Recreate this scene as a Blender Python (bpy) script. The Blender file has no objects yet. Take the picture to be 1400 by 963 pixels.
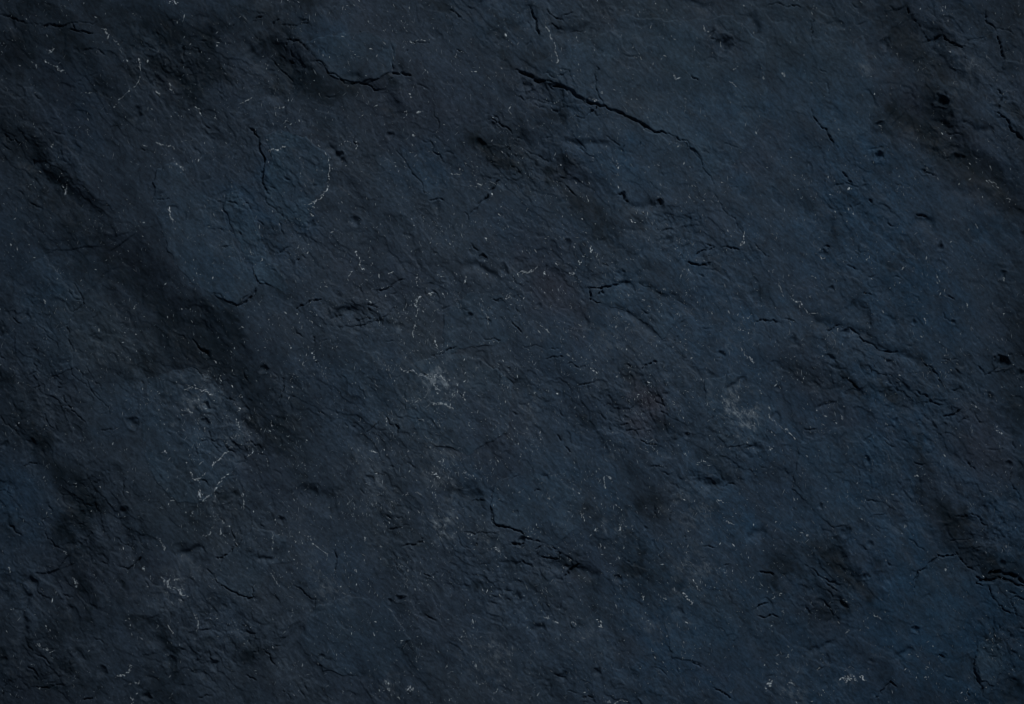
import bpy, math
import numpy as np
from mathutils import Vector

# ------------------------------------------------------------------ scene, camera, light
scene = bpy.context.scene
PX = 0.0005                       # one unit of the survey grid below is half a millimetre on the stone
FW, FH = 1400.0, 963.0

cam_data = bpy.data.cameras.new("camera")
cam_data.sensor_width = 36.0
CAM_H = 1.35
cam_data.lens = 36.0 * CAM_H / (FW * PX)
cam_data.clip_start = 0.01
cam_data.clip_end = 50.0
cam = bpy.data.objects.new("camera", cam_data)
cam.location = (0, 0, CAM_H)
scene.collection.objects.link(cam)
scene.camera = cam
scene.cycles.filter_width = 1.1

world = bpy.data.worlds.new("World")
scene.world = world
world.use_nodes = True
world.node_tree.nodes["Background"].inputs[0].default_value = (0.55, 0.75, 1.0, 1)
world.node_tree.nodes["Background"].inputs[1].default_value = 0.035


def softbox(name, loc, aim, sx, sy, power, color, spread):
    d = bpy.data.lights.new(name, 'AREA')
    d.shape = 'RECTANGLE'
    d.size, d.size_y = sx, sy
    d.energy = power
    d.color = color
    d.spread = math.radians(spread)
    o = bpy.data.objects.new(name, d)
    o.location = loc
    o.rotation_euler = (Vector(aim) - Vector(loc)).to_track_quat('-Z', 'Y').to_euler()
    scene.collection.objects.link(o)
    return o


softbox("softbox_lamp", (0.66, 1.22, 1.12), (0.01, -0.03, 0.0), 0.95, 0.75, 1.04, (0.95, 0.985, 1.0), 34)

vs = scene.view_settings
vs.view_transform = 'Standard'
vs.look = 'None'
vs.gamma = 1.0
vs.exposure = 0.0
vs.use_curve_mapping = False

# ------------------------------------------------------------------ noise helpers (numpy)
rng = np.random.default_rng(20)


class Perlin:
    def __init__(self, seed):
        r = np.random.default_rng(seed)
        p = r.permutation(256)
        self.p = np.concatenate([p, p, p]).astype(np.int32)
        a = r.uniform(0, 2 * np.pi, 256)
        self.gx = np.cos(a).astype(np.float32)
        self.gy = np.sin(a).astype(np.float32)

    def __call__(self, x, y):
        xi = np.floor(x).astype(np.int32)
        yi = np.floor(y).astype(np.int32)
        fx = (x - xi).astype(np.float32)
        fy = (y - yi).astype(np.float32)
        xi &= 255
        yi &= 255
        u = fx * fx * fx * (fx * (fx * 6 - 15) + 10)
        v = fy * fy * fy * (fy * (fy * 6 - 15) + 10)
        p, gx, gy = self.p, self.gx, self.gy
        a = p[xi] + yi
        b = p[xi + 1] + yi
        h = p[a]; n00 = gx[h] * fx + gy[h] * fy
        h = p[b]; n10 = gx[h] * (fx - 1) + gy[h] * fy
        h = p[a + 1]; n01 = gx[h] * fx + gy[h] * (fy - 1)
        h = p[b + 1]; n11 = gx[h] * (fx - 1) + gy[h] * (fy - 1)
        x0 = n00 + u * (n10 - n00)
        x1 = n01 + u * (n11 - n01)
        return (x0 + v * (x1 - x0)) * 1.5


def fbm(seed, x, y, lam, octaves, gain=0.5, lac=2.03):
    out = 0.0
    amp = 1.0
    for k in range(octaves):
        n = Perlin(seed * 31 + k)
        out = out + amp * n(x / lam + 7.3 * k, y / lam - 3.1 * k)
        amp *= gain
        lam /= lac
    return out


def sstep(a, b, x):
    t = np.clip((x - a) / (b - a), 0, 1)
    return t * t * (3 - 2 * t)


# ------------------------------------------------------------------ survey of the stone face
# each tile is a 350 x 321 patch of the face, read off at three marks per unit
# c width : open crack        v width depth : worn trough       p radius depth : pit
# w width glow : pale mineral vein    t kind strength radius : tint of the stone
SURVEY = """
T 0 0
c 2.5 0,62 40,70 80,88 112,98
c 1 112,98 150,100 185,108
c 4 183,108 222,103 272,104
c 1.5 272,104 312,95 335,92 395,90
c 3 288,120 332,132 378,138
c 2.5 298,95 305,125
c 3.5 1024,528 1050,556
c 1.5 642,816 668,818 692,815
c 1.2 575,612 607,618
c 1.5 265,888 282,862
c 1.5 132,655 126,690 112,702
c 1.8 60,570 80,588 68,602
c 1 28,585 60,572
c 2 1040,90 1050,84
c 1.5 950,114 960,102
c 1.5 962,790 1000,830 1030,865
c 1.2 890,825 915,832
c 1 565,140 605,180 640,205
v 6 2 985,170 1045,220
v 17 5 15,510 70,590 130,670 200,750 290,820 360,880 430,940
p 13 3 560,480
p 5 2 315,205
p 14 2.5 730,330
p 12 2 850,130
w 1.2 .5 190,205 210,215 228,190
w 1.1 .45 190,245 215,270 245,290 270,300
w 1.1 .4 130,255 150,280
w 1.4 .6 420,115 435,130 440,160 452,140
w 1.1 .5 470,165 490,185
w 1.2 .5 555,235 575,260 575,290
w .8 .3 575,310 560,355 520,385 490,420 465,440
w 1.4 .7 605,262 614,246
w 1 .4 545,60 562,62
w 1 .5 640,585 670,595 715,612
w 1 .4 715,660 750,700
w 1 .35 575,605 605,598
w .9 .4 800,440 820,465 840,478
w .8 .3 885,465 890,490
w 1 .5 980,425 1000,420 1030,402
w 1.2 .5 640,370 660,392
w .9 .4 690,330 700,370 720,385
w 2 .9 211,578 208,602
w 2 .9 700,8 725,14
w 1.3 .5 255,755 260,795 270,750
w 1.3 .6 695,850 705,900 720,915
w .9 .4 355,540 380,570
w .9 .4 350,380 376,380
t blue .9 45 1000,870
t brown .8 30 240,350
t brown .6 30 850,110
t brown .7 28 730,330
t brown .7 30 300,820
t brown .6 25 60,180
T 1 0
c 3.5 0,555 14,590 30,640 28,690 24,740 36,775 38,822
c 2.5 0,78 25,68
c 2.5 65,102 92,80
c 2 105,100 140,103 175,103 212,95
c 1.5 190,85 212,80 212,95
c 3 122,188 135,155 175,165
c 2 175,165 212,205
c 2 240,250 300,300 345,322 375,345 410,338 455,345 470,335 500,325
c 2 455,345 490,370 525,370 540,340 562,320
c 4 560,298 600,302 635,312
c 1.5 555,185 565,230 565,290
c 2 615,218 622,205
c 1.5 635,182 670,178 710,178
c 2 800,44 825,58 842,75
c 2 825,205 840,215
c 1.5 730,460 748,490 750,525 720,565
c 1.8 698,572 722,620 770,665
c 1.2 575,620 605,650 640,715 690,790
c 2 712,825 735,818 768,822
c 4 1002,738 968,780 920,828 878,885
c 1.5 855,872 870,895 865,915
c 2 955,490 1000,505 1035,530 1050,550
c 2 60,240 100,285 150,332
c 1.4 38,822 70,850 110,890
p 8 4 340,635
p 7 3 545,555
p 11 4 920,590
p 9 3 400,910
p 4 2 240,765
p 7 3 225,920
p 9 2 740,850
v 5 3 300,600 340,650 370,660
v 22 7 30,170 90,250 150,320 190,370
v 10 3 330,320 470,370 560,440 580,500
w 1.2 .5 45,622 75,612 120,604
w 1.3 .6 255,590 262,605
w 1.4 .7 285,628 292,642
w 1.2 .55 300,650 305,700 295,760 275,800 240,830 200,838
w 1.5 .7 240,830 234,888
w 2 .9 630,388 640,398
w 1.5 .6 605,462 618,455 620,472
w 1.2 .5 660,465 690,458
w 1.4 .6 640,545 652,562
w 1.5 .4 75,442 115,436
w 1 .4 110,505 130,495
w .9 .4 375,580 410,582 412,610
w 1 .5 630,170 670,165 700,170
w .8 .4 870,767 940,755 1000,760
w .8 .4 800,712 840,716 836,690
w 1 .5 820,205 850,217
w 1.8 .8 1018,138 1030,150
w .8 .4 350,150 370,140
w 1 .5 990,875 1003,888
w 1 .4 480,440 500,430
t blue .8 34 270,160
t blue 1 22 60,740
t blue .9 20 180,900
t blue .6 40 700,660
t purple .7 40 500,350
t brown .9 30 130,220
t purple .5 60 780,370
T 2 0
c 5 15,286 50,300 85,320 130,335
c 2 130,335 165,340
c 5 165,355 210,358 240,370 270,400 310,420 380,436
c 3.5 380,436 430,460 490,490 540,515 590,545 632,550
c 1.7 632,550 670,560 700,575 725,585
c 1.1 725,585 750,620 780,675 815,725 830,755
c 1 830,790 850,830 875,870 900,888
c 1 900,888 925,930 950,963
c 1.8 350,280 338,310 342,360 355,400 375,430
c 3 345,440 320,465 300,485
c 1.5 265,480 285,488 300,485
c 2.5 185,312 215,305 235,295
c 1.5 200,285 225,290 235,295
c 1.5 165,450 195,460 210,440 208,400
c 3.5 75,30 90,70 100,110 112,145
c 2.5 145,40 165,65 215,90
c 1.5 240,132 260,128 290,126
c 2 735,310 765,330
c 2 520,600 527,585
c 2 460,598 450,620
c 2 195,745 235,780 265,805
c 2.5 435,800 455,795 475,830
c 2.5 600,820 612,840
c 1 900,770 930,768
c 1 870,590 915,600 940,610
c 1.2 60,340 40,345
c 1.3 120,580 160,565 180,540
c 1.6 0,685 40,715
c 1.4 385,560 440,600
c 1.4 100,410 150,425
c 1.3 60,620 110,640 150,665
v 6 3 985,45 1000,90 1030,140
v 6 2 700,10 770,25 830,40
v 8 3 130,130 200,140 270,130 330,115
v 6 3 475,830 530,842 580,843 615,835
v 16 4 0,580 80,610 150,660 200,700 300,760 420,815
v 6 3 200,590 300,600 420,590
v 7 3 30,130 60,60 50,10
p 6 4 455,805
p 6 4 605,830
p 17 4 865,185
p 10 3 50,350
w .9 .5 140,110 155,150 175,205 182,262
w .8 .4 575,95 570,115
w 1 .5 745,185 752,205
w 1.2 .5 500,235 530,245
w 1.2 .5 660,300 670,325 688,320
w 1 .5 910,297 928,270
w 1.2 .6 335,208 342,214
w 1.4 .8 363,386 368,378
w .9 .5 708,402 716,420
w 2 .5 318,405 345,415 356,420
w 1.2 .5 255,742 262,762
w 1 .5 285,742 290,755
w .9 .4 305,800 315,828
w .9 .5 785,100 790,125 808,132
w 1.4 .5 855,175 862,190
w .9 .4 895,335 920,352
w 1 .5 1030,308 1038,325
w 1 .5 485,898 502,916
w .9 .4 425,660 432,690
w 1.3 .8 600,678 604,686
w 1 .4 535,870 545,880
t green .8 110 620,220
t blue .6 90 900,560
t blue .9 12 500,572
t purple .8 45 80,430
t purple .8 40 230,720
t brown .9 26 865,185
t blue .5 60 420,690
T 3 0
c 1.8 0,22 20,18 60,22 100,20 135,30
c 1.8 188,82 186,130 182,165
c 2.5 188,475 215,512 245,550 265,580 265,598
c 1 180,440 182,460 188,475
c 2.5 305,705 322,725 345,748
c 1 240,340 250,385
c 3 575,30 582,55
c 3 600,80 610,88
c 1.5 615,95 630,112
c 1.5 640,130 655,150 665,165 645,170 640,180
c 3 665,165 700,150 722,142 745,165 770,185 808,188
c 1.2 808,188 820,165 850,155 890,150
c 2.2 895,48 900,95 935,118
c 1.2 935,118 985,125 1005,140
c 3 940,150 955,190 970,250
c 2.5 945,370 962,385 958,415 938,460
c 3 938,460 985,495 1005,540 1048,570
c 2 740,545 800,550
c 2 645,680 652,708 690,720
c 3.5 610,880 650,890
c 3 415,820 425,832
v 8 3 590,905 690,905
v 24 6 520,400 600,450 680,500 740,560 790,640 870,690 950,750 1050,860
v 16 5 560,0 600,120 680,190 720,270 790,310 870,325
v 5 2 850,530 900,540 935,530
p 10 8 715,415
p 7 4 455,515
p 8 6 455,640
p 9 4 780,650
p 7 3 750,475
p 9 3 480,180
p 5 3 640,705
p 6 2 400,765
w 1.6 .6 60,295 75,320
w 1.6 .8 437,386 443,384
w 1.6 .8 462,374 468,380
w 1.3 .8 290,528 294,533
w 1.3 .7 524,685 528,690
w 2 .8 331,772 338,786
w 1.2 .5 345,866 352,876
w 1 .5 820,945 826,938
w 1 .5 850,918 862,945
w 1 .3 900,745 935,745 950,772
w 2.4 .3 985,808 995,825
w 1.2 .3 455,515 465,525
w 1.3 .7 677,86 683,90
t blue .7 90 260,640
t green .7 100 180,200
t brown 1 40 600,430
t brown 1 40 720,560
t brown .9 40 880,720
t brown .8 30 990,820
t brown .7 50 560,90
t dust .3 14 405,270
t dust .25 12 855,285
t blue .8 50 930,890
T 0 1
v 46 7 430,0 480,100 560,200 680,300 800,400 860,480 920,550 1010,640
c 1.8 280,210 300,255 345,285 300,320 275,370 240,385
c 1.2 300,200 330,240 345,285
c 1.5 275,370 280,430 300,470
c 3.5 970,290 1000,280 1050,220
c 1.2 880,240 920,265 965,288
c 2 120,575 135,565 145,540
c 2 140,630 160,620
c 1.5 260,660 262,680 290,710 320,745 350,770
c 2 415,802 455,797
c 1.5 180,735 190,770 215,795
c 1.5 0,740 40,785 75,820
c 3 790,430 830,480 850,490
c 2 100,950 150,940
c 1.5 790,545 830,590
c 1.2 290,540 330,600 400,670 450,730
c 1 310,545 360,600 410,670
c 1.2 355,540 390,600 430,640
c 1.2 150,360 190,410 240,460
v 6 2 690,570 740,545 790,550
p 9 3 105,330
p 10 4 540,770
p 7 5 845,700
p 8 3 845,775
p 6 2 725,770
p 8 3 130,855
p 5 2 175,890
p 3 2 500,365
p 7 3 20,860
p 7 4 845,485
p 6 2 240,855
w 1.4 .55 755,614 800,620 840,640 872,660
w 1.5 .5 755,638 775,632
w 1.1 .4 762,680 800,678 820,686
w 1.4 .5 745,720 770,718 792,735
w 1.2 .4 978,662 985,656 993,664 985,670
w .9 .4 985,712 965,745 975,775
w 1.1 .45 950,870 910,910 870,955
w 2.4 .6 920,845 928,858
w .9 .4 975,770 980,800 960,830
w 1.5 .6 675,880 690,905
w 1.3 .5 905,578 907,602
w 1.6 .8 672,778 678,784
w 1.4 .5 545,300 558,290
w 1.4 .5 180,265 188,285
w 1.4 .7 42,38 48,46
w 1.2 .7 993,376 999,380
w 1 .4 1020,860 1015,910
w 1 .3 820,940 835,930
t dust .30 28 800,650
t dust .22 30 960,800
t dust .15 14 430,495
t blue .8 50 880,150
t blue .5 40 500,720
t green .5 70 420,420
t brown .9 40 470,60
t brown .7 50 650,250
t brown .6 30 840,480
t blue .5 60 80,150
T 1 1
c 3 165,305 190,290 225,270 265,265
v 7 4 305,350 340,325 370,310 405,285
c 2.5 305,348 350,330
c 2.2 480,262 530,225 570,195 608,183
c 2 455,290 500,300
c 1.5 410,355 440,345 480,348
c 2 148,125 160,110 180,95
c 2 235,415 240,440
c 2 245,525 262,520
c 1.5 275,435 300,430
c 2.2 765,490 790,470 820,460
c 1 720,495 765,490
c 2 750,320 765,305 790,293
c 2.5 975,265 1005,262
c 1.5 935,428 975,425 1000,435
c 2.2 110,590 115,620 105,650 95,690
c 2 455,810 480,790 498,770
c 3 570,780 580,815
c 2 690,572 702,582
c 1.5 535,440 560,435
c 1 885,632 905,632
c 2.2 915,92 930,82 948,95
v 6 3 850,100 930,140 1010,170
p 6 3 930,97
p 6 3 875,335
p 8 4 30,550
p 7 2 590,380
p 4 2 1035,550
p 9 3 1015,145
w .9 .4 668,155 660,212
w 1.7 .6 735,238 718,245 690,245 670,255 655,285 655,340
w 1.1 .5 652,355 650,380 642,425
w 1.4 .6 545,160 562,150
w 1.1 .6 405,60 420,90 425,130 445,147
w 1.2 .5 855,165 862,185 852,205
w 1.3 .45 590,545 620,563 660,572 690,575
w 2.2 .7 690,575 735,580
w 1.6 .6 735,580 770,590 800,600
w 2.2 .3 722,590 735,620 742,655
w 1 .4 828,610 825,655
w 1.3 .4 855,645 860,682
w 1.2 .4 800,670 815,650
w 1.3 .5 615,672 660,684
w 1.6 .55 718,690 750,693 785,700 820,712
w 1.3 .4 665,760 690,766
w 1.5 .5 465,886 496,896
w 1.7 .7 228,480 235,492 246,517
w .8 .3 268,440 262,472
w 1.4 .5 138,452 142,466
w 1.2 .5 735,430 740,466
w 1 .45 925,295 945,330 950,370
w 1.1 .5 1020,262 1046,250
w 1.1 .5 940,8 946,30
w .9 .5 370,180 395,150
w 1 .4 220,350 235,370
w 1.1 .5 60,758 62,790
w 1 .4 152,580 138,602
w 1.6 .3 280,195 290,215
w 1.4 .3 455,265 470,287
w 1 .4 45,925 48,952
w 1 .4 745,165 772,172
w 1 .4 970,430 978,440
t dust .5 16 735,610
t dust .22 34 760,950
t dust .12 60 740,600
t green .5 70 640,680
t purple .7 40 430,180
t purple .5 60 900,780
t blue .5 40 60,150
t purple .5 30 860,430
T 2 1
c 3 315,218 350,220 385,212 435,205
c 3 315,218 322,270
c 1.5 322,265 360,280
c 3 365,215 375,240 350,255
v 4 3 435,205 470,180
v 5 2 400,290 460,310 520,350 570,400 600,430
v 5 2 500,185 560,215 640,250 700,280 750,320
c 1 520,195 560,215 640,250 700,280
c 2.5 720,112 775,128 815,108 805,85
c 3 755,80 790,62 828,52
c 2 800,38 828,48
c 2.5 860,55 900,55 930,60
c 2.5 1000,355 1050,352
c 1.2 990,35 1020,65 1050,90
c 2 0,360 20,380 40,405
c 2 135,512 165,500 205,500
c 1.2 45,455 80,458 125,462
c 1.2 160,468 190,468
c 1.5 225,530 260,540 300,537
c 2 275,618 310,612 335,605
c 2.5 530,550 560,530 590,520
c 1.8 660,460 668,435 678,415
c 2 445,780 475,775
c 2 490,760 500,800 530,845 560,858 590,862
c 1.8 220,870 240,890
c 2 185,820 200,850
v 4 3 880,628 920,605 965,575
c 1.2 820,755 828,725
p 5 3 715,822
p 6 2 110,290
p 7 3 860,490
p 10 3 1000,870
p 8 3 225,40
p 12 3 640,30
p 7 3 445,165
w 1.4 .6 25,165 40,150 85,150 105,130
w 2.2 .9 132,154 140,162
w 2.2 .7 270,118 283,100 296,85
w 2 .8 318,52 326,70 312,80
w 2.6 .8 245,148 238,160 254,163
w 1.2 .5 176,115 190,125
w 1.2 .5 340,80 350,92
w 1 .4 408,112 414,122
w 1.8 .7 947,8 942,46
w 1.1 .4 225,485 240,500 257,516
w 1.4 .6 320,555 346,566
w 1.5 .5 425,583 438,584
w .8 .4 115,375 155,420
w 1.1 .4 588,305 605,318
w 1 .4 530,270 548,274
w 1.1 .4 935,462 960,500 992,526
w 1.3 .5 570,572 562,585
w 1.3 .4 550,600 560,618
w 1.8 .4 182,646 188,656
w 1.1 .5 25,925 38,898
w 1.3 .6 755,940 775,928 790,930 812,948
w 1.3 .6 708,892 714,906
w 1 .5 512,668 520,655
t dust .5 14 905,690
t dust .45 18 945,745
t dust .25 30 920,700
t dust .22 14 80,690
t dust .25 8 420,910
t dust .15 20 915,430
t dust .15 30 400,400
t red .55 36 170,230
t red .9 20 560,680
t red .6 20 520,770
t purple .6 40 180,60
t blue .5 90 700,180
T 3 1
c 2.5 215,70 235,48 250,50 240,85
c 2 325,125 365,142
c 2.5 0,352 40,358
c 2 70,345 105,355
c 2.5 240,392 270,385 295,370
c 2.5 330,380 370,405 400,440 440,455 480,480 535,480
c 2.2 640,530 680,555 700,590 715,610
c 2.5 610,640 650,660 680,690 715,698
c 2 850,735 880,770
c 3 720,745 760,740 790,715
c 2 865,540 890,575 915,570 945,545
c 2 385,240 420,245
c 2 740,250 765,265
c 1.5 720,320 745,355
c 1.2 720,510 780,510
c 1.2 480,845 515,870
c 2 820,935 850,963
c 1.5 1005,850 1010,900
c 1.4 300,580 340,605 375,635
v 5 2 270,570 330,600 380,640
v 4 2 205,720 250,708 295,700
v 8 3 80,290 200,360 330,390 440,460 560,490 680,560
v 10 3 340,270 380,320 420,330
p 6 4 705,50
p 6 3 962,165
p 10 9 965,525
p 7 4 1040,570
p 7 4 320,400
p 7 3 500,520
p 6 4 985,940
p 5 3 760,360
p 4 3 600,360
p 7 3 910,670
p 5 3 525,765
p 6 2 40,630
p 7 3 410,925
p 5 3 260,220
p 6 3 225,75
p 9 3 260,510
p 9 3 100,440
w 1.1 .5 398,105 416,90
w 1 .4 180,168 202,180
w 1.1 .35 210,85 232,96
w 1.1 .5 95,265 135,275 140,290
w .9 .4 130,290 165,330 205,322
w 1 .4 690,165 705,190
w 1.4 .8 723,226 729,230
w 1.4 .7 626,412 634,420
w 1.1 .6 500,218 504,224
w 2 .6 958,178 972,186
w 1.1 .5 468,305 474,322
w 1 .5 910,652 926,672
w 1 .4 850,700 860,712
w 1.2 .5 928,798 966,820
w .9 .5 0,700 20,762 60,800 112,842
w 1 .5 298,728 306,757
w 1 .4 276,762 284,776
w 1.4 .6 2,885 16,868
w 1 .5 540,570 545,582
w 1 .5 503,578 508,588
w 1 .5 642,345 648,365
w 1 .5 812,280 822,300
w .9 .4 45,180 60,240
t brown .7 45 180,600
t brown .6 20 520,560
t purple .9 50 850,880
t brown .6 40 250,680
t purple .6 40 960,400
t blue .6 80 420,720
t blue .4 90 520,200
T 0 2
c 1.2 175,240 170,215 200,195
c 1.5 185,255 205,290 260,330
c 3.5 525,415 550,392 575,362
c 3 888,362 920,358 948,340 955,318
v 6 4 710,362 740,350 790,335 830,325
c 2.5 910,475 960,505 1000,522 1040,525
c 1.5 1035,480 1040,525
c 1.5 850,410 880,445 910,475
c 1.8 400,695 418,700 425,712
c 2.5 340,945 380,935
c 2 150,890 210,895 270,880
c 2 30,880 10,930
c 1.5 480,280 510,310 540,320
v 6 4 105,490 130,520 105,600 110,660 80,720
v 40 5 290,330 350,380 330,450 270,550
v 12 3 380,20 390,60 330,130 330,200
v 20 3 600,600 650,700 700,800
v 12 3 720,300 760,380 850,400
p 7 3 335,190
p 9 4 505,170
p 11 4 130,460
p 9 4 600,930
p 11 4 700,790
p 8 2 960,100
p 10 3 420,830
p 8 3 880,800
p 7 3 20,780
w 1 .4 778,8 790,35 842,14
w 2 .7 808,36 820,80 822,110 838,130
w 1.2 .55 838,128 862,105 890,70 940,15
w 1.1 .4 255,335 276,351
w 1.4 .4 300,450 308,490 320,475
w 1.2 .4 303,55 312,72
w 1.2 .5 404,68 420,76
w 1.5 .6 600,392 592,415
w 1.2 .45 640,280 665,305 675,332
w 1.8 .55 663,440 690,470 720,490 772,520
w 1.4 .5 735,530 748,545
w 1.1 .4 690,462 738,450
w 1.3 .5 690,630 700,652 712,672
w 1.2 .45 798,590 815,630 810,662
w 2 .6 536,795 527,830 505,845 478,850
w 1.2 .4 530,882 580,868
w 1.3 .45 150,720 200,742 222,742
w 1.2 .5 316,826 328,830
w 1.1 .5 908,240 922,278
w 1.1 .4 828,272 876,235
w 1.1 .4 860,190 910,210 945,236
w 2 .5 540,930 546,962
w 1.1 .4 560,920 572,908
w 1.1 .4 36,400 42,425
w .9 .4 1000,90 1000,162
w 1.1 .4 700,125 720,133
w 1 .4 745,480 760,500
t dust .25 28 700,480
t dust .12 30 580,480
t dust .15 30 880,180
t blue .9 45 60,120
t blue .4 40 20,420
t brown .8 40 310,440
t brown .6 50 100,900
t green .4 60 760,100
T 1 2
c 2.5 600,315 640,310 680,300 682,280
v 5 3 0,370 60,370 90,340 115,305
c 2.5 325,330 330,380 325,430
c 3.5 985,228 1020,240 1050,242
c 1.5 960,150 962,195 985,228
c 1.5 850,255 950,262 1000,255
c 1.2 830,275 850,320 880,325
c 2 30,740 55,760 75,800
c 1.5 180,490 210,520 240,570
c 2.5 545,245 580,240
c 1.4 560,340 575,380 570,420
c 1.4 690,430 720,440 750,420
c 1.4 130,880 110,910 140,940
p 7 5 590,530
p 7 3 100,210
p 9 3 230,80
p 4 3 550,540
p 5 3 270,770
p 8 3 470,40
v 14 4 180,60 240,110 330,120
v 10 3 480,200 540,240 570,300
v 12 4 800,100 930,110
v 14 4 150,640 170,720 90,800
v 12 3 200,460 210,540 250,600
w .9 .4 68,262 66,332
w 1 .4 198,272 240,310 292,357
w 1.5 .55 728,8 752,38
w 1.5 .6 610,112 622,96
w .8 .3 648,94 684,106
w 1.2 .4 395,180 410,200
w 1.3 .5 438,292 456,274
w 1 .4 508,310 514,325
w 1.5 .4 855,5 868,20
w 1.3 .4 402,400 410,418
w 1.3 .4 868,262 894,262
w 1.3 .4 972,322 1002,348
w 1.5 .8 487,622 492,628
w 1.5 .7 483,674 488,681
w 1.2 .5 880,602 892,630
w 1.2 .4 460,468 468,480
w 1.4 .4 322,505 350,508
w 2.2 .5 525,865 540,890 550,912
w 2.8 .6 618,915 630,895 648,912
w 1.4 .5 578,928 586,944
w 1.2 .5 500,905 506,915
w 1.3 .4 975,920 990,908
w 1.2 .4 840,690 860,680
w 1.1 .4 880,780 905,810
w 1.8 .4 795,945 806,940
w .9 .3 75,420 95,482
w 1.2 .5 655,780 660,788
t dust .35 20 770,220
t dust .2 20 950,300
t dust .25 34 950,800
t dust .12 40 220,340
t dust .14 40 310,500
t dust .2 20 540,880
t dust .12 40 450,60
t blue .5 40 880,40
t purple .5 60 700,620
T 2 2
c 3 0,240 40,260 80,288 115,295
c 5 0,300 45,305
c 3 100,330 115,310
c 2 120,358 160,362 190,365 198,345 165,315
c 4.5 215,440 240,410 275,385
v 7 4 275,385 320,420 360,440
c 2 645,215 655,175
c 1.5 705,270 710,295
c 2 90,90 115,85
c 1.2 460,365 490,390 505,380
c 2 865,395 885,390
c 3 1015,420 1050,425
c 3 1000,570 1050,550
c 2 1010,600 1050,605
c 2 865,70 920,65
c 2 285,935 330,935
c 1.5 230,905 270,915
c 1.5 290,950 310,955
c 2.5 825,895 860,915 900,940
c 2 740,790 775,810
c 1.2 580,810 630,840
c 1 515,665 515,695
c .8 405,775 410,830
c 2 785,315 830,320
c 1 515,540 530,505
c 1.5 30,20 0,40
v 8 3 780,60 860,70 940,60
v 8 4 80,670 150,640
v 4 2 125,35 155,30
v 8 3 160,390 215,430
v 10 3 960,290 1050,270
p 7 6 40,290
p 7 3 350,830
p 9 3 210,845
p 8 3 430,450
p 4 2 545,240
p 4 2 580,295
p 9 3 25,520
p 8 2 690,580
w 1.3 .5 380,12 378,45 385,78
w 1 .4 385,20 412,56
w 2 .8 290,180 293,206
w 2 .5 340,238 350,250
w 2 .5 446,228 438,258
w 1.2 .5 337,112 345,120
w 1.1 .4 425,140 435,160
w 2 .8 233,362 239,378
w 1.3 .4 140,112 158,120
w 1.2 .5 743,452 772,498
w 1.3 .5 525,503 540,537
w 1.5 .5 698,508 720,530 737,557
w 1 .4 600,508 632,532
w 3.6 .45 350,615 362,640
w 1.3 .4 125,603 158,612
w 1.3 .4 170,622 190,626
w 1.8 .4 255,622 262,640
w 1.3 .6 90,752 98,746
w 1.4 .8 582,763 588,768
w 1.2 .6 632,682 638,688
w 1 .4 880,208 912,228
w 1.3 .8 892,910 898,914
w 1.3 .5 375,950 440,945 475,952
w 1.1 .6 370,755 376,760
w 1.2 .4 1035,890 1044,915
w 1 .4 845,125 862,135
t dust .28 30 740,400
t dust .22 22 300,690
t dust .14 30 620,640
t dust .2 26 730,170
t dust .18 20 420,240
t dust .15 26 20,880
t brown .7 34 600,150
t purple .8 50 330,380
t blue .5 60 650,720
t blue .4 60 920,200
t purple .5 70 760,820
T 3 2
c 1.5 375,10 378,30 370,55
c 3 600,485 598,455 615,415 650,395 690,365 700,350
c 4 695,348 740,355 770,350
c 2 770,335 790,370 850,415
c 5 855,440 870,455 905,455 930,448
c 6 905,430 940,420 990,430 1020,440 1050,465
c 3 940,440 1000,460 1050,475
c 1.8 855,460 905,475 915,510 940,545 970,580 1005,590
c 2 1000,525 1050,535
c 1.8 995,530 1005,560 1020,600
c 2.2 835,180 860,195 900,235
c 2 845,325 875,318
c 3 860,730 850,790 860,850 880,890 875,930
c 1.5 925,645 935,700
c 3 440,935 470,905 500,870 525,890
v 4 3 530,800 540,765 575,740 600,735
c 2 240,470 290,500
c 2 180,405 280,460
c 2 235,545 255,575 270,600 240,630
v 4 3 265,520 345,555
c 3.5 0,425 25,435
c 3 0,605 40,605
v 3 2 140,740 200,740 290,715
c 3 700,760 725,770
c 1.5 985,50 1000,10
c 2 1000,60 1035,130
c 1.5 580,285 640,330
c 2 410,130 450,132
c 1.2 440,235 460,255
c 2 815,900 825,930
c 1.5 760,190 800,195 835,180
c 1.4 740,300 770,290 830,285
v 10 4 300,260 290,340 310,400 400,450 430,430 440,360
v 8 3 820,760 830,830 870,880
v 10 3 1000,850 1020,960
p 5 3 215,155
p 6 4 605,655
p 6 3 715,765
p 9 3 320,260
p 7 3 420,310
p 7 3 400,440
p 6 3 960,385
p 5 3 1000,690
p 5 2 420,785
w 1.8 .9 608,22 614,28
w 1.2 .7 237,76 242,80
w 1.2 .6 118,121 122,126
w 1.2 .6 507,102 513,106
w 1.5 .7 562,222 567,237
w 1.8 .7 156,276 165,272
w 1.2 .6 32,215 38,220
w 1.8 .9 723,410 728,416
w 1.5 .8 902,693 908,698
w .9 .4 10,542 56,508
w 1.2 .5 56,582 66,590
w 1.5 .5 72,774 88,758
w 2 .4 203,822 214,818
w 2.6 .7 4,884 14,870 20,852
w 3.2 .9 303,858 340,860 370,859 392,858
w 1.3 .6 338,840 352,850
w 1.2 .5 228,908 236,914
w 1.1 .5 80,880 112,886
w 1.1 .5 638,852 660,845
w 1.2 .6 578,755 584,760
w 1 .5 672,723 680,728
w 1 .5 812,950 818,940
w 1 .4 428,588 462,612
t blue 1 60 1000,650
t purple .9 50 760,180
t blue .7 60 600,560
t purple .6 40 460,850
t brown .6 40 230,600
t purple .6 40 380,360
t dust .2 24 110,890
t dust .2 16 340,845
"""

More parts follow.
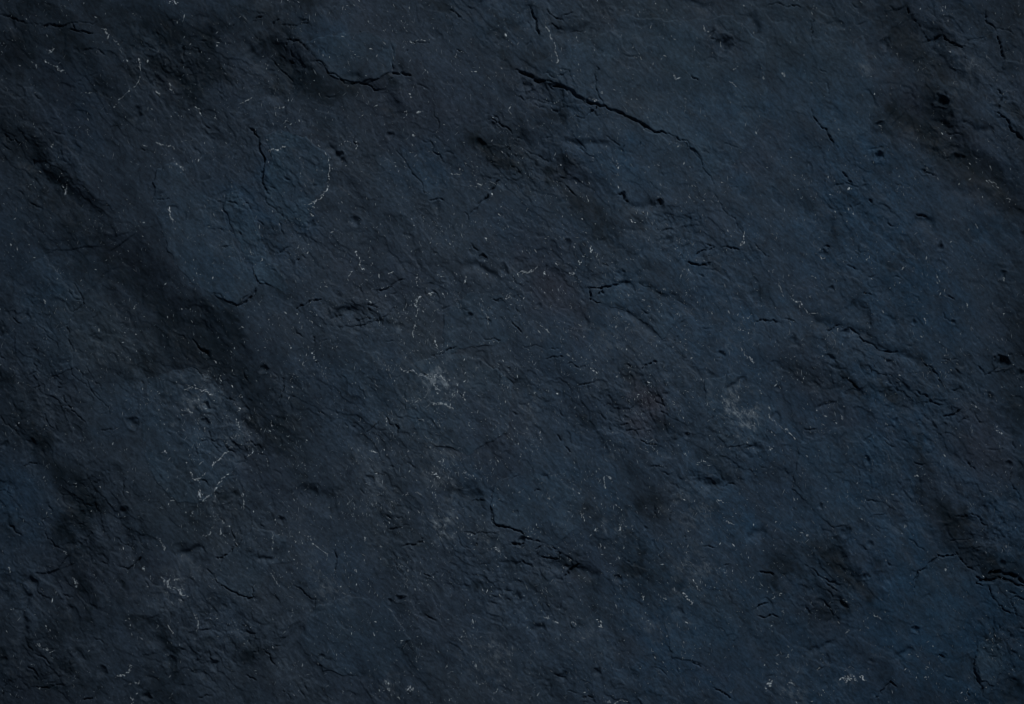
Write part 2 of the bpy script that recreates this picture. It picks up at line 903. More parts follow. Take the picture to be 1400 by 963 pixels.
FLAKES = [  # outline of each cleavage flake (survey grid), step height, tilt
    ([(212, 235), (238, 221), (270, 260), (296, 275), (306, 292), (315, 321), (326, 348), (347, 375), (353, 391), (339, 405), (323, 416), (293, 403), (269, 390), (247, 368), (231, 343), (220, 310), (209, 283)], 2.2),
    ([(310, 262), (322, 262), (343, 286), (354, 322), (370, 354), (391, 381), (397, 400), (374, 395), (355, 386), (342, 359), (326, 330), (312, 303), (305, 284)], 2.0),
    ([(360, 186), (372, 213), (361, 270), (377, 300), (420, 306), (428, 280), (447, 250), (452, 215), (420, 190), (390, 178)], 1.6),
    ([(712, 97), (745, 112), (768, 119), (800, 139), (828, 145), (870, 165), (905, 182), (935, 192), (952, 207), (972, 243), (1010, 215), (1050, 160), (1046, 60), (1000, 22), (930, 30), (850, 22), (800, 56), (750, 78)], 1.8),
    ([(1062, 60), (1112, 62), (1180, 50), (1196, 120), (1190, 178), (1150, 205), (1112, 160), (1070, 150)], 0.35),
    ([(782, 142), (815, 148), (870, 172), (905, 190), (938, 200), (944, 240), (915, 262), (865, 250), (820, 225), (790, 195), (772, 165)], 1.4),
    ([(1365, 128), (1361, 152), (1385, 172), (1400, 192), (1400, 90), (1372, 82)], 1.8),
    ([(1291, 49), (1307, 61), (1320, 63), (1350, 50), (1362, 42), (1371, 82), (1358, 118), (1330, 110), (1300, 90)], 1.4),
    ([(941, 358), (958, 364), (972, 357), (968, 349), (976, 338), (952, 347)], 1.6),
    ([(808, 394), (845, 389), (890, 405), (935, 430), (905, 462), (870, 432), (840, 420), (812, 412)], 0.9),
    ([(670, 694), (680, 716), (713, 728), (738, 740), (755, 748), (790, 722), (800, 680), (760, 652), (700, 645), (676, 664)], 1.8),
    ([(741, 761), (763, 763), (766, 757), (755, 747), (740, 742), (733, 752)], 1.6),
    ([(1250, 803), (1250, 790), (1257, 779), (1280, 764), (1284, 759), (1307, 760), (1334, 782), (1334, 805), (1318, 862), (1272, 872), (1246, 842)], 1.6),
    ([(1337, 797), (1353, 803), (1363, 826), (1383, 839), (1400, 842), (1400, 806), (1370, 793), (1350, 794)], 1.5),
    ([(1337, 884), (1334, 908), (1340, 930), (1358, 938), (1374, 915), (1370, 888), (1354, 868)], 1.8),
    ([(203, 520), (238, 506), (265, 505), (292, 522), (325, 560), (334, 606), (316, 650), (280, 688), (236, 684), (204, 640), (192, 575)], 0.7),
    ([(18, 385), (58, 348), (92, 392), (115, 416), (92, 448), (100, 500), (62, 522), (22, 486)], 1.4),
    ([(284, 786), (303, 801), (333, 816), (347, 816), (372, 770), (402, 768), (390, 735), (345, 722), (318, 752)], 1.6),
    ([(407, 421), (424, 410), (440, 409), (480, 418), (510, 407), (552, 382), (566, 398), (520, 437), (470, 448), (425, 440)], 1.6),
    ([(562, 500), (600, 482), (652, 490), (700, 522), (694, 590), (640, 622), (580, 604), (552, 556)], 1.2),
    ([(606, 487), (630, 478), (690, 468), (716, 440), (690, 405), (640, 400), (606, 430)], 1.3),
    ([(962, 522), (1000, 512), (1034, 516), (1058, 560), (1040, 606), (995, 612), (966, 576)], 1.2),
    ([(428, 832), (476, 815), (528, 824), (560, 872), (524, 930), (440, 918), (412, 870)], 1.3),
    ([(902, 822), (948, 802), (990, 812), (1016, 852), (984, 912), (920, 900)], 1.2),
    ([(1094, 608), (1150, 584), (1200, 590), (1236, 630), (1212, 700), (1140, 722), (1084, 668)], 1.3),
    ([(418, 60), (432, 80), (450, 100), (468, 109), (490, 113), (520, 106), (538, 95), (542, 62), (505, 44), (452, 48)], 1.8),
    ([(1178, 470), (1212, 482), (1262, 500), (1282, 522), (1262, 534), (1222, 520), (1186, 500)], 1.3),
]

cracks, troughs, pits, veins, tints = [], [], [], [], []
ox = oy = 0
for line in SURVEY.strip().splitlines():
    q = line.split()
    if q[0] == 'T':
        ox, oy = int(q[1]) * 350, int(q[2]) * 321
        continue
    n = {'c': 2, 'v': 3, 'p': 3, 'w': 3, 't': 4}[q[0]]
    pts = np.array([[float(a) / 3.0 for a in s.split(',')] for s in q[n:]]) + np.array([ox, oy])
    if q[0] == 'c': cracks.append((float(q[1]), pts))
    elif q[0] == 'v': troughs.append((float(q[1]), float(q[2]), pts))
    elif q[0] == 'p': pits.append((float(q[1]), float(q[2]), pts[0]))
    elif q[0] == 'w': veins.append((float(q[1]), float(q[2]), pts))
    else: tints.append((q[1], float(q[2]), float(q[3]), pts[0]))

# ------------------------------------------------------------------ grid of the face
STEP = 1.2
DENSE = 14.0                                   # fine grid reaches a little past the survey
MARGIN = 400.0


def axis(length):
    core = np.arange(-DENSE, length + DENSE + STEP, STEP)
    out, s, d = [], STEP, 0.0
    while d < MARGIN:
        s = min(s * 1.10, 9.0)
        d += s
        out.append(d)
    out = np.array(out)
    return np.concatenate([core[0] - out[::-1], core, core[-1] + out])


ax, ay = axis(FW), axis(FH)
NX, NY = len(ax), len(ay)
X, Y = np.meshgrid(ax.astype(np.float32), ay.astype(np.float32))
H = np.zeros_like(X)


def window(x0, x1, y0, y1):
    i0, i1 = np.searchsorted(ax, [x0, x1])
    j0, j1 = np.searchsorted(ay, [y0, y1])
    return slice(j0, j1), slice(i0, i1)


def ragged(pts, amp, rounds=3):
    """midpoint displacement: turns a surveyed line into a natural broken one"""
    for _ in range(rounds):
        seg = pts[1:] - pts[:-1]
        ln = np.linalg.norm(seg, axis=1)
        if ln.max() < 3:
            break
        mid = (pts[1:] + pts[:-1]) / 2 + np.stack([-seg[:, 1], seg[:, 0]], 1) * rng.normal(0, amp, (len(seg), 1))
        out = np.empty((len(pts) + len(mid), 2))
        out[0::2], out[1::2] = pts, mid
        pts = out
    return pts


def dist_line(wx, wy, pts):
    """distance, arc position 0..1 and side of each point to a polyline"""
    seg = pts[1:] - pts[:-1]
    ln = np.maximum(np.linalg.norm(seg, axis=1), 1e-6)
    cum = np.concatenate([[0], np.cumsum(ln)])
    best = np.full(wx.shape, 1e9, np.float32)
    pos = np.zeros(wx.shape, np.float32)
    side = np.zeros(wx.shape, np.float32)
    for k in range(len(seg)):
        dx, dy = wx - pts[k, 0], wy - pts[k, 1]
        ux, uy = seg[k] / ln[k]
        t = np.clip(dx * ux + dy * uy, 0, ln[k])
        ex, ey = dx - t * ux, dy - t * uy
        d = np.sqrt(ex * ex + ey * ey)
        m = d < best
        best[m] = d[m]
        pos[m] = (cum[k] + t[m]) / cum[-1]
        side[m] = (ux * dy - uy * dx)[m]
    return best, pos, side


# natural relief -----------------------------------------------------
wX = X + 5.0 * fbm(11, X, Y, 60, 3)
wY = Y + 5.0 * fbm(12, X, Y, 60, 3)
rX = X + 1.6 * fbm(13, X, Y, 9, 2)
rY = Y + 1.6 * fbm(14, X, Y, 9, 2)
ca, sa = math.cos(math.radians(47)), math.sin(math.radians(47))
ALONG = wX * ca + wY * sa                      # the cleavage grain runs down to the right
ACROSS = -wX * sa + wY * ca
rough = np.clip(0.55 + 0.55 * fbm(21, ALONG / 1.6, ACROSS, 150, 3), 0.12, 1.3)
smooth_zone = np.exp(-(((X - 1080) / 190) ** 2 + ((Y - 130) / 150) ** 2))
BROKEN = [(735, 232, 95, 45), (690, 205, 40, 30), (1275, 70, 60, 80), (1290, 190, 60, 40), (1135, 795, 60, 70), (1340, 735, 70, 60),
          (130, 720, 70, 90), (60, 910, 80, 60), (965, 660, 60, 22), (1190, 525, 110, 50), (745, 125, 60, 40), (930, 315, 70, 40),
          (480, 425, 90, 40), (640, 680, 40, 20), (990, 60, 35, 30), (1290, 545, 70, 60), (860, 560, 90, 60), (1370, 880, 40, 70),
          (60, 230, 60, 60), (230, 90, 80, 60), (400, 85, 45, 40), (60, 560, 60, 80), (730, 770, 70, 30), (290, 870, 120, 80), (330, 600, 50, 50)]
rough = np.clip(rough - .12, .05, 1.2)
for bx, by, bw, bh in BROKEN:
    rough = np.maximum(rough, 1.25 * np.exp(-((wX - bx) / bw) ** 2 - ((wY - by) / bh) ** 2))
rough *= 1 - 0.75 * smooth_zone

H += 7.0 * fbm(22, X, Y, 330, 2)
H += 1.1 * fbm(23, ALONG / 2.0, ACROSS, 75, 3)
H += 0.8 * rough * fbm(24, ALONG / 1.5, ACROSS, 26, 3)


def terraces(field, height, edge):
    f = np.floor(field)
    return height * (f + sstep(1 - edge, 1.0, field - f))


T1 = 3.2 * fbm(25, (rX * ca + rY * sa) / 1.7, -rX * sa + rY * ca, 120, 4)
H += terraces(T1, 1.1, 0.05) * (0.16 + 0.84 * rough)
T2 = 2.6 * fbm(26, (rX * ca + rY * sa) / 1.5, -rX * sa + rY * ca, 46, 4)
H += terraces(T2, 1.0, 0.08) * rough * sstep(-.45, .35, fbm(29, X, Y, 45, 2))
T3 = 2.2 * fbm(31, (rX * ca + rY * sa) / 1.4, -rX * sa + rY * ca, 19, 3)
H += terraces(T3, 0.62, 0.14) * np.clip(rough - .25, 0, 1)
H += 0.24 * (.10 + .90 * rough) * fbm(27, ALONG / 1.3, ACROSS, 9.0, 3, .6)
H += 0.17 * (0.3 + 0.7 * rough) * fbm(28, X, Y, 3.6, 1)

grit = fbm(30, ALONG / 1.6, ACROSS, 22, 3)
# surveyed relief ----------------------------------------------------
for w, d, pts in troughs:
    pts = ragged(pts, 0.10)
    R = w * 3.4 + 4
    s = window(pts[:, 0].min() - R, pts[:, 0].max() + R, pts[:, 1].min() - R, pts[:, 1].max() + R)
    dd, pos, side = dist_line(wX[s], wY[s], pts)
    taper = np.clip(np.minimum(pos, 1 - pos) * 5, 0, 1) ** 0.7
    # the upper side slopes gently into the trough, the lower side recovers slowly
    k = np.where(side < 0, 1.0, 1.7) * (1 + .3 * grit[s])
    H[s] -= 1.1 * d * taper * np.exp(-(dd / (w * 0.75 * k)) ** 2)

for r, d, c in pits:
    R = r * 2.2
    s = window(c[0] - R, c[0] + R, c[1] - R, c[1] + R)
    e, a = rng.uniform(0.7, 1.0), rng.uniform(0, 3.14)
    dx, dy = rX[s] - c[0], rY[s] - c[1]
    dx, dy = dx * math.cos(a) + dy * math.sin(a), (-dx * math.sin(a) + dy * math.cos(a)) / e
    q = np.sqrt(dx * dx + dy * dy) / r * (1 + 0.38 * fbm(int(c[0]) + 1, X[s], Y[s], r * 1.0 + 2, 3))
    H[s] += -(.62 + .05 * r) * d * (1 - sstep(0.05, 1.05, q)) + 0.18 * d * np.exp(-((q - 1.1) / 0.22) ** 2)

# shallow scallops where small flakes have sprung off: one sharp side, one feathered side
for k in range(1500):
    cx, cy = rng.uniform(0, FW), rng.uniform(0, FH)
    jj_, ii_ = np.searchsorted(ay, cy) - 1, np.searchsorted(ax, cx) - 1
    if rng.uniform() > rough[jj_, ii_] * 1.1:
        continue
    r = rng.gamma(2.4, 3.2) + 3
    s = window(cx - 2 * r, cx + 2 * r, cy - 2 * r, cy + 2 * r)
    a = math.radians(rng.normal(45, 40))
    dx, dy = rX[s] - cx, rY[s] - cy
    u, v = dx * math.cos(a) + dy * math.sin(a), (-dx * math.sin(a) + dy * math.cos(a)) * rng.uniform(1.2, 2.2)
    q = np.sqrt(u * u + v * v) / r * (1 + .4 * grit[s])
    edge = np.clip(.5 - .5 * v / r * rng.choice([-1, 1], p=[.35, .65]), 0, 1)
    H[s] -= rng.uniform(.5, 1.6) * min(1, r / 8) * edge * (1 - sstep(.72, 1.0, q))

plate = np.zeros(X.shape, np.int16)


def inside_dist(wx, wy, poly):
    P = np.array(poly, float)
    d, _, _ = dist_line(wx, wy, np.vstack([P, P[:1]]))
    ins = np.zeros(wx.shape, bool)
    j = len(P) - 1
    for i in range(len(P)):
        c = (P[i, 1] > wy) != (P[j, 1] > wy)
        xx = (P[j, 0] - P[i, 0]) * (wy - P[i, 1]) / (P[j, 1] - P[i, 1] + 1e-9) + P[i, 0]
        ins ^= c & (wx < xx)
        j = i
    return np.where(ins, d, -d)


for n, (poly, hgt) in enumerate(FLAKES):
    P = np.array(poly, float)
    s = window(P[:, 0].min() - 16, P[:, 0].max() + 16, P[:, 1].min() - 16, P[:, 1].max() + 16)
    jx = X[s] + 3.2 * fbm(60 + n, X[s], Y[s], 16, 3)
    jy = Y[s] + 3.2 * fbm(90 + n, X[s], Y[s], 16, 3)
    sd = inside_dist(jx, jy, poly)
    fade = 0.08 + 0.92 * sstep(-0.35, 0.55, fbm(120 + n, X[s], Y[s], 70, 2))
    H[s] += 1.25 * hgt * fade * sstep(-0.9, 0.9, sd) * (0.55 + 0.45 * np.exp(-np.maximum(sd, 0) / 22))
    plate[s] = np.where(sd > 0, n + 1, plate[s])

# small lifted chips broken out all over the face: a short curved lip with a gap under it
NCHIP = 4600
for k in range(NCHIP):
    cx, cy = rng.uniform(0, FW), rng.uniform(0, FH)
    j, i = np.searchsorted(ay, cy) - 1, np.searchsorted(ax, cx) - 1
    if rng.uniform() > rough[j, i] ** 2 * 0.8:
        continue
    L = rng.gamma(2.0, 4.0) + 3
    a = math.radians(rng.normal(38, 42)) if rng.uniform() < .75 else rng.uniform(0, 6.28)
    bend = rng.normal(0, 0.45)
    t = np.linspace(-.5, .5, 5)
    lx, ly = t * L, bend * L * (t * t - .08)
    pts = np.stack([cx + lx * math.cos(a) - ly * math.sin(a), cy + lx * math.sin(a) + ly * math.cos(a)], 1)
    pts = ragged(pts, .16, 2)
    lift = rng.uniform(.3, 1.5) * min(1.0, L / 16)
    gap = rng.uniform(.4, 2.6) * min(1.2, L / 14)
    R = 12
    s = window(pts[:, 0].min() - R, pts[:, 0].max() + R, pts[:, 1].min() - R, pts[:, 1].max() + R)
    dd, pos, side = dist_line(rX[s], rY[s], pts)
    taper = np.maximum(np.sin(np.pi * np.clip(pos, 0, 1)), 0) ** .8
    up = np.where(side < 0, np.exp(-dd / 4.5), 0) * (dd < 11)
    H[s] += taper * (lift * up - gap * np.exp(-(dd / .95) ** 2))

for w, pts in cracks:
    pts = ragged(pts, 0.11, 4)
    R = w * 3 + 12
    s = window(pts[:, 0].min() - R, pts[:, 0].max() + R, pts[:, 1].min() - R, pts[:, 1].max() + R)
    dd, pos, side = dist_line(X[s] + .35 * (rX[s] - X[s]), Y[s] + .35 * (rY[s] - Y[s]), pts)
    # the gap narrows to its ends and widens and pinches on the way
    ww = w * (0.35 + 0.65 * np.clip(np.minimum(pos, 1 - pos) * 6, 0, 1) ** .6)
    ww = 0.30 + 0.52 * ww * (0.95 + 0.35 * Perlin(int(pts[0, 0] * 7) % 997)(pos * 9, pos * 0 + .5))
    lip = np.where(side < 0, np.exp(-dd / 7.0), 0) * (dd < 20) * min(w, 3) * 0.22
    dep = 0.62 + 0.75 * Perlin(int(pts[0, 1] * 7) % 983)(pos * 7, pos * 0 + .2)
    H[s] += lip - (0.8 + 1.5 * w) * np.clip(dep, .12, 1) * (1 - sstep(0.1, 1.0, dd / np.maximum(ww, .8)))

# tint masks ----------------------------------------------------------
names = ('carbon', 'steel', 'zone', 'blue', 'brown', 'purple', 'green', 'red', 'dust')
M = {k: np.zeros_like(X) for k in names}
for kind, amt, r, c in tints:
    R = r * 2.6
    s = window(c[0] - R, c[0] + R, c[1] - R, c[1] + R)
    dx, dy = wX[s] - c[0], wY[s] - c[1]
    if kind == 'dust':
        amt = amt * (1.7 if amt > .3 else .95)
        q = np.sqrt(dx * dx + dy * dy) / r
    else:
        u, v = dx * ca + dy * sa, -dx * sa + dy * ca
        q = np.sqrt((u / 1.25) ** 2 + (v / .85) ** 2) / r
    q = q * (1 + .45 * fbm(int(c[0] * 3 + c[1]) % 991, X[s], Y[s], r * .8, 3))
    m = amt * np.exp(-(q * q))
    M[kind][s] = np.maximum(M[kind][s], m)
nb = fbm(41, ALONG / 1.5, ACROSS, 190, 4)
east = sstep(450, 1300, X) * (.24 + .46 * sstep(250, 800, Y))
M['blue'] = np.clip(.75 * M['blue'] + .30 * sstep(-.1, .8, nb) + east, 0, 1)
M['purple'] = np.clip(.6 * M['purple'] + .35 * sstep(.1, .8, fbm(42, ALONG / 1.5, ACROSS, 130, 4)), 0, 1)
M['brown'] = np.clip(M['brown'] + .25 * sstep(.3, .9, fbm(43, X, Y, 150, 3)), 0, 1)
# darker tone along traced bands, with ragged borders
DARK_BANDS = [
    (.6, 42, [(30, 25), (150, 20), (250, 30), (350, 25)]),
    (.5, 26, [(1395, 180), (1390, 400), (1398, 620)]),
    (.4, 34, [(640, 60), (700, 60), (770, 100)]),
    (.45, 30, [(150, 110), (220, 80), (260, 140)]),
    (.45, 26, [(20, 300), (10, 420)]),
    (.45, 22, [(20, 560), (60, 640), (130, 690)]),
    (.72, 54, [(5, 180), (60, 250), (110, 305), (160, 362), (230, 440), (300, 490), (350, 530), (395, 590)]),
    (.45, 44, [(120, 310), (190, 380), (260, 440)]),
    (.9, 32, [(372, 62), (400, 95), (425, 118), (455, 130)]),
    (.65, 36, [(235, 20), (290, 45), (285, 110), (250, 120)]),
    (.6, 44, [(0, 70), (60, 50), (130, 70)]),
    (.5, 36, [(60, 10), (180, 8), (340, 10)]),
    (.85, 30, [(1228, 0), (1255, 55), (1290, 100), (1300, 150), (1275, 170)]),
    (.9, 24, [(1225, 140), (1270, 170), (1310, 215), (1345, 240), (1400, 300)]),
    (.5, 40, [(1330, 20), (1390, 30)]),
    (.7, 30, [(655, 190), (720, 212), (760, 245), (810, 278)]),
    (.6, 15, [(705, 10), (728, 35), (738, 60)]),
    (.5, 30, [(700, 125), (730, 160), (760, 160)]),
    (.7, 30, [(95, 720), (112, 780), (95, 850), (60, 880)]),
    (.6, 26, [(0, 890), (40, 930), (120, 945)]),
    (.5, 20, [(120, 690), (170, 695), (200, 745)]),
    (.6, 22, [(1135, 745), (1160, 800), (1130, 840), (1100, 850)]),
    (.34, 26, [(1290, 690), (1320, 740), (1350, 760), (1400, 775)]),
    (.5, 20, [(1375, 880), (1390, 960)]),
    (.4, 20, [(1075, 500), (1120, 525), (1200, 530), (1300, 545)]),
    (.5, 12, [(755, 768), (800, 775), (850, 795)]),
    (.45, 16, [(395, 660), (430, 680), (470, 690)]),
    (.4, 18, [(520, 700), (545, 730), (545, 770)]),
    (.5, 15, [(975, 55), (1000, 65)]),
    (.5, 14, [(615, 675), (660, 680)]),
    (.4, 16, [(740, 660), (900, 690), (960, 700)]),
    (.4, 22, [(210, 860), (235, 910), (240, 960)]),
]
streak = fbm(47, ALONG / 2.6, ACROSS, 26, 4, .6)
for amt, w, pts in DARK_BANDS:
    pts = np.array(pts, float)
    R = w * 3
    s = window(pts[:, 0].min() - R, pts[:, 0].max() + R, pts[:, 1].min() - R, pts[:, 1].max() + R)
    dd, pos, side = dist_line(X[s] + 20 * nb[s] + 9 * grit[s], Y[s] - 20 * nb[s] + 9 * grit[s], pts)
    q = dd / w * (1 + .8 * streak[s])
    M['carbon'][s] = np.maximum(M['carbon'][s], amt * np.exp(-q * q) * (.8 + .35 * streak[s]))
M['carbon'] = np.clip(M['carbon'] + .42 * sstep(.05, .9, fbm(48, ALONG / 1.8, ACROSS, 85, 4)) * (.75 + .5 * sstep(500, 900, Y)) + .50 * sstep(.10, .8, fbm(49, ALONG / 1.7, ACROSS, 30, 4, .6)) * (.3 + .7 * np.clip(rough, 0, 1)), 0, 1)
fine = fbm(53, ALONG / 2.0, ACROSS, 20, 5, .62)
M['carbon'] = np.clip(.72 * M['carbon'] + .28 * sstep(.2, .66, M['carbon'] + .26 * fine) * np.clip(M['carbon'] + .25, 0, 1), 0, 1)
M['blue'] = np.clip(M['blue'] * (.85 + .4 * fine), 0, 1)
# paler steel-blue tint on some flakes, standing in for a tilt toward the lamp
M['steel'] = M['blue'] * 0
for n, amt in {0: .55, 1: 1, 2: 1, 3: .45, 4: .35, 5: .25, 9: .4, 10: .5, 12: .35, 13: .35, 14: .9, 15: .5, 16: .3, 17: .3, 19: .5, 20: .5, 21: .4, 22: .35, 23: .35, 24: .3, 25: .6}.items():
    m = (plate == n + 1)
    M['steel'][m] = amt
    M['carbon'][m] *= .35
M['steel'] = np.clip(M['steel'] * (.6 + .5 * fbm(46, X, Y, 40, 3)), 0, 1)
middle = np.exp(-(((X - 640) / 330) ** 2 + ((Y - 560) / 300) ** 2))
M['dust'] = np.clip(M['dust'] * (.45 + .75 * sstep(-.5, .6, streak)) * sstep(-.6, .3, fbm(45, X, Y, 18, 3)) + .08 * middle * sstep(-.1, .9, fbm(44, X, Y, 60, 4)), 0, 1)

# ------------------------------------------------------------------ materials


def node_material(name):
    m = bpy.data.materials.new(name)
    m.use_nodes = True
    nt = m.node_tree
    return m, nt, nt.nodes["Principled BSDF"]


def mix_rgb(nt, fac, a, b, blend='MIX'):
    n = nt.nodes.new('ShaderNodeMix')
    n.data_type = 'RGBA'
    n.blend_type = blend
    for sock, val in ((n.inputs[0], fac), (n.inputs[6], a), (n.inputs[7], b)):
        if hasattr(val, 'links'):
            nt.links.new(val, sock)
        else:
            sock.default_value = val
    return n.outputs[2]


def math_node(nt, op, a, b):
    n = nt.nodes.new('ShaderNodeMath')
    n.operation = op
    for sock, val in ((n.inputs[0], a), (n.inputs[1], b)):
        if hasattr(val, 'links'):
            nt.links.new(val, sock)
        else:
            sock.default_value = val
    return n.outputs[0]


def noise_node(nt, vec, scale, detail, rough_, lo, hi, to0, to1):
    n = nt.nodes.new('ShaderNodeTexNoise')
    n.inputs['Scale'].default_value = scale
    n.inputs['Detail'].default_value = detail
    n.inputs['Roughness'].default_value = rough_
    nt.links.new(vec, n.inputs['Vector'])
    r = nt.nodes.new('ShaderNodeMapRange')
    r.inputs[1].default_value, r.inputs[2].default_value = lo, hi
    r.inputs[3].default_value, r.inputs[4].default_value = to0, to1
    nt.links.new(n.outputs['Fac'], r.inputs[0])
    return r.outputs[0]


slate, nt, bsdf = node_material("riven_slate")
tc = nt.nodes.new('ShaderNodeTexCoord')
obj_vec = tc.outputs['Object']
mp = nt.nodes.new('ShaderNodeMapping')                        # grain direction of the bedding
mp.inputs['Rotation'].default_value = (0, 0, math.radians(47))
nt.links.new(obj_vec, mp.inputs['Vector'])
mp2 = nt.nodes.new('ShaderNodeMapping')
mp2.inputs['Scale'].default_value = (0.5, 1.0, 1.0)
nt.links.new(mp.outputs['Vector'], mp2.inputs['Vector'])
grain_vec = mp2.outputs['Vector']


def attr(name):
    a = nt.nodes.new('ShaderNodeAttribute')
    a.attribute_name = name
    return a.outputs['Fac']


col = (0.043, 0.069, 0.107, 1)
grey = noise_node(nt, grain_vec, 14, 5, .6, .35, .68, 0, 1)
col = mix_rgb(nt, grey, col, (0.052, 0.074, 0.103, 1))
col = mix_rgb(nt, attr('tint_green'), col, (0.048, 0.073, 0.096, 1))
col = mix_rgb(nt, attr('tint_blue'), col, (0.030, 0.077, 0.140, 1))
col = mix_rgb(nt, attr('tint_purple'), col, (0.043, 0.058, 0.088, 1))
col = mix_rgb(nt, attr('tint_brown'), col, (0.036, 0.052, 0.080, 1))
col = mix_rgb(nt, attr('tint_steel'), col, (0.050, 0.094, 0.144, 1))
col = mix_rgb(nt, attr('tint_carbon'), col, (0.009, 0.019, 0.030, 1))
col = mix_rgb(nt, attr('tint_red'), col, (0.062, 0.066, 0.090, 1))
spk = noise_node(nt, grain_vec, 560, 5, .75, .3, .7, .60, 1.42)
blot = noise_node(nt, grain_vec, 70, 6, .65, .3, .7, .76, 1.26)
val = math_node(nt, 'MULTIPLY', spk, blot)
vec = nt.nodes.new('ShaderNodeVectorMath')
vec.operation = 'SCALE'
nt.links.new(col, vec.inputs[0])
nt.links.new(val, vec.inputs['Scale'])
col = vec.outputs[0]
# pale mineral bloom, broken into grains
bl = noise_node(nt, grain_vec, 420, 4, .7, .42, .66, 0, 1)
dustf = math_node(nt, 'MULTIPLY', attr('tint_dust'), bl)
dustf = math_node(nt, 'MULTIPLY', dustf, 2.0)
col = mix_rgb(nt, dustf, col, (0.30, 0.36, 0.42, 1))
nt.links.new(col, bsdf.inputs['Base Color'])
rg = noise_node(nt, obj_vec, 90, 4, .6, .3, .7, .55, .78)
nt.links.new(rg, bsdf.inputs['Roughness'])
bsdf.inputs['Specular IOR Level'].default_value = 0.22
g1 = noise_node(nt, grain_vec, 520, 5, .7, 0, 1, 0, 1)
bump = nt.nodes.new('ShaderNodeBump')
bump.inputs['Strength'].default_value = 0.5
bump.inputs['Distance'].default_value = 0.0006
nt.links.new(g1, bump.inputs['Height'])
zs = math_node(nt, 'MULTIPLY_ADD', attr('tint_zone'), .5)
zs.node.inputs[2].default_value = .12
nt.links.new(zs, bump.inputs['Strength'])
nt.links.new(bump.outputs[0], bsdf.inputs['Normal'])

quartz, nt, bsdf = node_material("pale_mineral")
a = nt.nodes.new('ShaderNodeAttribute')
a.attribute_name = 'paleness'
tc = nt.nodes.new('ShaderNodeTexCoord')
nz = noise_node(nt, tc.outputs['Object'], 900, 2, .5, .3, .7, .75, 1.2)
f = math_node(nt, 'MULTIPLY', a.outputs['Fac'], nz)
c = mix_rgb(nt, f, (0.085, 0.12, 0.16, 1), (0.78, 0.86, 0.92, 1))
nt.links.new(c, bsdf.inputs['Base Color'])
bsdf.inputs['Roughness'].default_value = 0.45

# ------------------------------------------------------------------ the slab and its flakes
slab = bpy.data.objects.new("slate_stone", None)
slab.empty_display_size = 0.1
slab["label"] = "dark blue-black riven slate slab, cracked and flaking, flecked with pale mineral"
slab["category"] = "stone slab"
scene.collection.objects.link(slab)

WXm = (X.astype(np.float64) - FW / 2) * PX
WYm = (FH / 2 - Y.astype(np.float64)) * PX
H -= np.float32(H[::7, ::7].mean())
WZm = H.astype(np.float64) * PX
coords = np.stack([WXm, WYm, WZm], -1).reshape(-1, 3).astype(np.float32)
M['zone'] = np.clip(rough, 0, 1.2)
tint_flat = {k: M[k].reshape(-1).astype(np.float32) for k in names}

jj, ii = np.meshgrid(np.arange(NY - 1), np.arange(NX - 1), indexing='ij')
v00 = (jj * NX + ii).ravel()
quads = np.stack([v00, v00 + NX, v00 + NX + 1, v00 + 1], 1).astype(np.int32)
# a face belongs to a flake as soon as one corner does, so the riser goes with the flake
fid = np.maximum(np.maximum(plate[:-1, :-1], plate[1:, :-1]), np.maximum(plate[:-1, 1:], plate[1:, 1:])).ravel()


def make_mesh(name, co, faces, tint):
    me = bpy.data.meshes.new(name)
    nf = len(faces)
    k = faces.shape[1]
    me.vertices.add(len(co))
    me.vertices.foreach_set('co', co.ravel())
    me.loops.add(nf * k)
    me.loops.foreach_set('vertex_index', faces.ravel())
    me.polygons.add(nf)
    me.polygons.foreach_set('loop_start', np.arange(0, nf * k, k, dtype=np.int32))
    me.polygons.foreach_set('use_smooth', np.ones(nf, bool))
    for key, arr in tint.items():
        at = me.attributes.new(key, 'FLOAT', 'POINT')
        at.data.foreach_set('value', arr)
    me.update(calc_edges=True)
    me.validate()
    return me


def part(name, me, mat, parent):
    o = bpy.data.objects.new(name, me)
    me.materials.append(mat)
    o.parent = parent
    scene.collection.objects.link(o)
    return o


for n in range(len(FLAKES) + 1):
    f = quads[fid == n]
    used, inv = np.unique(f.ravel(), return_inverse=True)
    co = coords[used]
    fl = inv.reshape(-1, 4).astype(np.int32)
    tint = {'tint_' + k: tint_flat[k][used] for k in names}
    if n == 0:
        # rim of the slab: sides and underside close the block
        ring = np.concatenate([np.arange(NX), np.arange(1, NY) * NX + NX - 1,
                               (NY - 1) * NX + np.arange(NX - 2, -1, -1), np.arange(NY - 2, 0, -1) * NX])
        top = np.searchsorted(used, ring)
        base = co[top].copy()
        base[:, 2] = -0.03
        b0 = len(co)
        co = np.vstack([co, base])
        m = len(ring)
        k = np.arange(m)
        side = np.stack([top[k], top[(k + 1) % m], b0 + (k + 1) % m, b0 + k], 1).astype(np.int32)
        fl = np.vstack([fl, side])
        tint = {a: np.concatenate([b, np.zeros(m, np.float32)]) for a, b in tint.items()}
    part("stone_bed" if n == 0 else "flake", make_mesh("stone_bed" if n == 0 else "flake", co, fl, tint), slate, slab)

# ------------------------------------------------------------------ pale mineral: veins and flecks


def surf(px, py):
    """height of the face at survey positions"""
    i = np.clip(np.searchsorted(ax, px) - 1, 0, NX - 2)
    j = np.clip(np.searchsorted(ay, py) - 1, 0, NY - 2)
    u = (px - ax[i]) / (ax[i + 1] - ax[i])
    v = (py - ay[j]) / (ay[j + 1] - ay[j])
    return (H[j, i] * (1 - u) * (1 - v) + H[j, i + 1] * u * (1 - v) + H[j + 1, i] * (1 - u) * v + H[j + 1, i + 1] * u * v)


